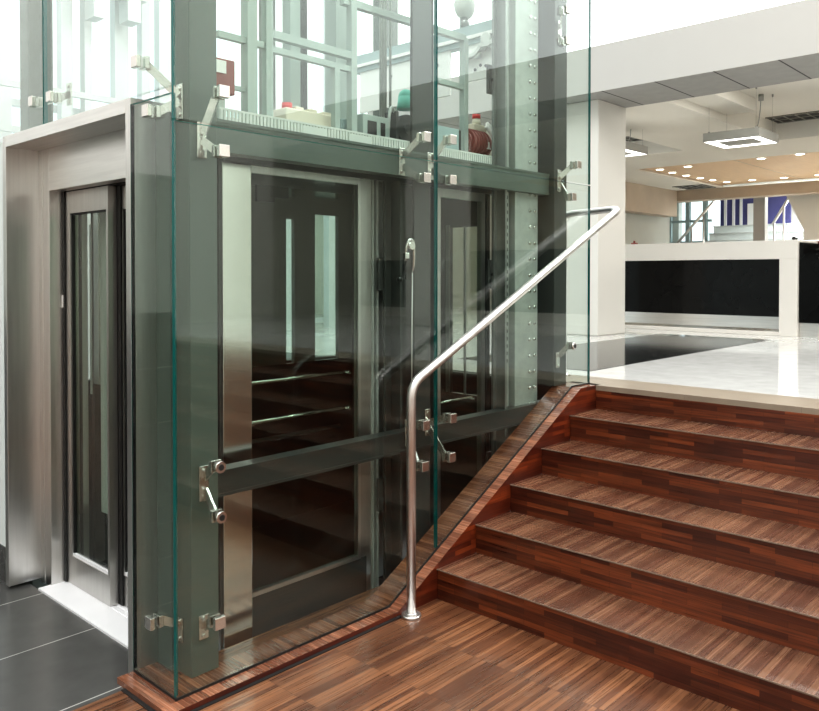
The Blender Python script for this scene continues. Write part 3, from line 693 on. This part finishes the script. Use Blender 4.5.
# ------------------------------------------------------------------ reception counters
ct = thing('reception_counter', 'long reception counter with pale stone frame and glossy black front', 'counter', (7.4, .233, ZU))
m = MB(); m.box(7.4, .233, 1.662, 8.1, 4.2, 1.862); m.box(7.4, .233, ZU, 8.1, .414, 1.662); m.box(7.41, .414, ZU, 8.1, 4.2, .885); m.build('frame', M['counter'], ct, .004)
m = MB(); m.box(7.425, .414, 1.045, 7.46, 1.612, 1.662); m.build('front_panel', M['blackgloss'], ct)
m = MB(); m.box(7.425, 1.616, 1.045, 7.46, 4.2, 1.662); m.build('front_panel', M['blackgloss'], ct)
m = MB(); m.box(7.43, .414, .915, 7.46, 4.2, 1.045); m.build('kick_plate', M['steel_h'], ct)
c2 = thing('reception_counter', 'glossy black counter just past the end of the pale framed one', 'counter', (7.62, -2.2, ZU))
m = MB(); m.box(7.45, -6.9, .99, 8.1, .19, 1.70); m.box(7.45, .19, .99, 8.1, .228, 1.835); m.build('body', M['blackgloss'], c2)
m = MB(); m.box(7.44, -6.9, 1.70, 8.1, .19, 1.715); m.build('top', M['blackgloss'], c2)
m = MB(); m.box(7.47, -6.9, ZU, 8.1, .228, .99); m.build('kick_plate', M['steel_h'], c2)
m = MB(); m.box(9.3, -6.9, ZU, 9.36, .9, 1.90); m.build('back_panel', M['blackgloss'], c2)
# bar stool at the second counter
sl = thing('bar_stool', 'maroon leather bar stool with steel legs behind the black counter', 'bar stool', (8.5, .28, ZU))
m = MB(); m.box(8.36, .08, 1.80, 8.72, .46, 1.88, .02); m.build('seat', M['chairred'], sl)
m = MB(); m.box(8.355, .08, 1.782, 8.72, .46, 1.80); m.build('seat_trim', M['polish'], sl)
for x, y in ((8.40, .11), (8.40, .43), (8.68, .11), (8.68, .43)):
    m = MB(); m.cyl((x, y, ZU), (x, y, 1.785), .016, seg=10); m.build('leg', M['polish'], sl)
m = MB(); m.box(7.50, 2.105, 1.862, 7.545, 2.175, 1.885, .004); m.cyl((7.52, 2.14, 1.885), (7.52, 2.14, 1.91), .012, seg=10)
tag(m.build('hand_stamp', M['red']), 'tiny red stamp lying on the counter end beside the column', 'stamp')
m = MB(); m.sphere((7.5, .30, 1.882), .02, (1, 1, 1)); m.sphere((7.53, .28, 1.876), .014)
tag(m.build('pebble_ornament', M['black']), 'small black knob on the counter corner', 'ornament')

# ------------------------------------------------------------------ far background
XBK = 18.6
m = MB(); m.box(XBK, -7, ZU, XBK+.2, 5.3, 3.7); m.box(XBK, 6.55, ZU, XBK+.2, 7.6, 3.7); struct('wall_far', m, M['cream'])
m = MB(); m.box(5.76, 7.5, ZU, 18.8, 7.7, 3.7); struct('wall_side', m, M['wallwarm'])
m = MB(); m.box(12.6, 5.55, ZU, 15.9, 5.7, 3.3); struct('partition_far', m, M['partition'])
m = MB()
for y in (6.50, 6.02, 5.58): m.box(17.92, y-.05, ZU, 18.02, y+.05, 3.7)
for z in (ZU, 1.6, 2.3, 2.83, 3.35): m.box(17.94, 5.42, z-.03, 18.0, 6.55, z+.03)
struct('window_2', m, M['bluegrey'])
m = MB(); m.box(17.96, 5.42, ZU, 17.97, 6.55, 3.7); struct('window_2_glass', m, M['glass_bg'])
# far flight of stairs
fs_ = thing('far_staircase', 'pale far staircase with glass risers rising behind the counter', 'stairs', (16.25, 4.3, ZU))
for k in range(10):
    z = ZU + .184*(k+1); x = 16.25 + .185*k
    m = MB(); m.box(x, 3.30, z-.184, x+.185, 5.62-.03*k, z-.03); m.build('riser', M['coolwhite'], fs_)
    m = MB(); m.box(x-.03, 3.30, z-.03, x+.185, 5.62-.03*k, z); m.build('tread', M['grey_mull'], fs_)
m = MB(); m.box(18.10, 3.30, 2.54, XBK-.05, 5.4, 2.68); m.build('landing', M['coolwhite'], fs_)
def farrail(label, a, b, posts):
    t = thing('far_handrail', label, 'handrail', a)
    m = MB(); m.cyl(a, b, .03, seg=12); m.build('rail', M['rail'], t)
    for p, z0 in posts:
        A, B = Vector(a), Vector(b); q = A + (B-A)*p
        m = MB(); m.cyl((q.x, q.y, z0), (q.x, q.y, q.z), .02, seg=10); m.build('post', M['rail'], t)
farrail('slanting steel handrail before the far window, left of the pale stairs', (16.12, 5.52, 2.16), (16.12, 4.60, 3.16), [(.10, ZU), (.42, ZU), (.72, ZU)])
farrail('short slanting steel handrail beside the grey pillar', (16.12, 3.37, 2.56), (16.12, 3.05, 3.09), [(.10, ZU), (.70, ZU)])
def violet(label, y0, y1):
    t = thing('violet_panel', label, 'panel', (18.35, (y0+y1)/2, 2.68))
    m = MB(); m.box(18.35, y0, 2.68, 18.39, y1, 3.46); m.build('board', M['purple'], t)
    return t
t = violet('wide violet blue panel with white uprights above the pale stairs', 4.50, 5.36)
for y in (5.22, 5.02, 4.84):
    m = MB(); m.box(18.30, y-.028, 2.68, 18.35, y+.028, 3.46); m.build('upright', M['white'], t)
m = MB(); m.box(18.30, 4.52, 2.68, 18.35, 4.68, 3.22); m.build('white_board', M['white'], t)
violet('narrow violet blue panel right of the grey pillar', 3.70, 4.22)
m = MB(); m.box(15.92, 3.46, ZU, 16.1, 3.70, 3.3, .004); struct('pillar_far', m, M['pillar'])
m = MB(); m.prism([(3.06, 3.13), (2.71, 2.39), (2.71, 2.2), (-3, 2.2), (-3, 3.3), (3.06, 3.3)], 'x', 16.0, 16.1); struct('wall_slanted', m, M['cream'])

# ------------------------------------------------------------------ light
w = bpy.data.worlds.new('sky'); S.world = w; w.use_nodes = True
nt = w.node_tree; nt.nodes.clear()
bg = nt.nodes.new('ShaderNodeBackground'); ow = nt.nodes.new('ShaderNodeOutputWorld')
tc = nt.nodes.new('ShaderNodeTexCoord'); sx = nt.nodes.new('ShaderNodeSeparateXYZ'); rp = nt.nodes.new('ShaderNodeValToRGB')
rp.color_ramp.elements[0].position = .0; rp.color_ramp.elements[0].color = (.86, .92, .95, 1)
rp.color_ramp.elements[1].position = .6; rp.color_ramp.elements[1].color = (1, 1, 1, 1)
nt.links.new(tc.outputs['Generated'], sx.inputs[0]); nt.links.new(sx.outputs[2], rp.inputs[0]); nt.links.new(rp.outputs[0], bg.inputs[0])
bg.inputs[1].default_value = 1.5
nt.links.new(bg.outputs[0], ow.inputs[0])

def area(name, loc, size, power, col=(1, 1, 1), rot=(0, 0, 0), sy=None):
    l = bpy.data.lights.new(name, 'AREA'); l.energy = power; l.color = col; l.size = size
    if sy: l.shape = 'RECTANGLE'; l.size_y = sy
    o = bpy.data.objects.new(name, l); COL.objects.link(o); o.location = loc; o.rotation_euler = rot
    return o
area('skylight', (-1, -2, 8.5), 6, 560, (1, .99, .97))
area('stair_daylight', (5.7, -3.0, 6.0), .5, 330, (1, .97, .92), (0, math.radians(42), 0), 5.0)
area('hall_light', (7.12, -2.6, 3.57), .8, 112, (1, .97, .92), sy=6)
area('hall_light', (13.5, -1.6, 3.38), 3.0, 170, (1, .93, .83), sy=4)
area('recess_light', (7.12, 4.6, 3.57), .8, 75, (1, .97, .92), sy=3)
area('far_fill', (17.2, 1.0, 3.42), 1.5, 300, (.95, .99, 1), sy=4)  # fill light added for the dim far stairs, no fixture there

# ------------------------------------------------------------------ camera
cam = bpy.data.cameras.new('camera'); co = bpy.data.objects.new('camera', cam); COL.objects.link(co)
F, YAW, PITCH, CY = 791.716, .749163, .015048, 286.208
co.location = (-1.44158, -2.44218, 1.5)
fwd = Vector((math.cos(YAW)*math.cos(PITCH), math.sin(YAW)*math.cos(PITCH), -math.sin(PITCH)))
co.rotation_euler = fwd.to_track_quat('-Z', 'Y').to_euler()
cam.sensor_fit = 'HORIZONTAL'; cam.sensor_width = 36; cam.lens = F/819*36
cam.shift_y = -(355.5-CY)/819; cam.clip_end = 200
S.camera = co
S.view_settings.view_transform = 'Standard'; S.view_settings.look = 'Medium High Contrast'; S.view_settings.exposure = 0
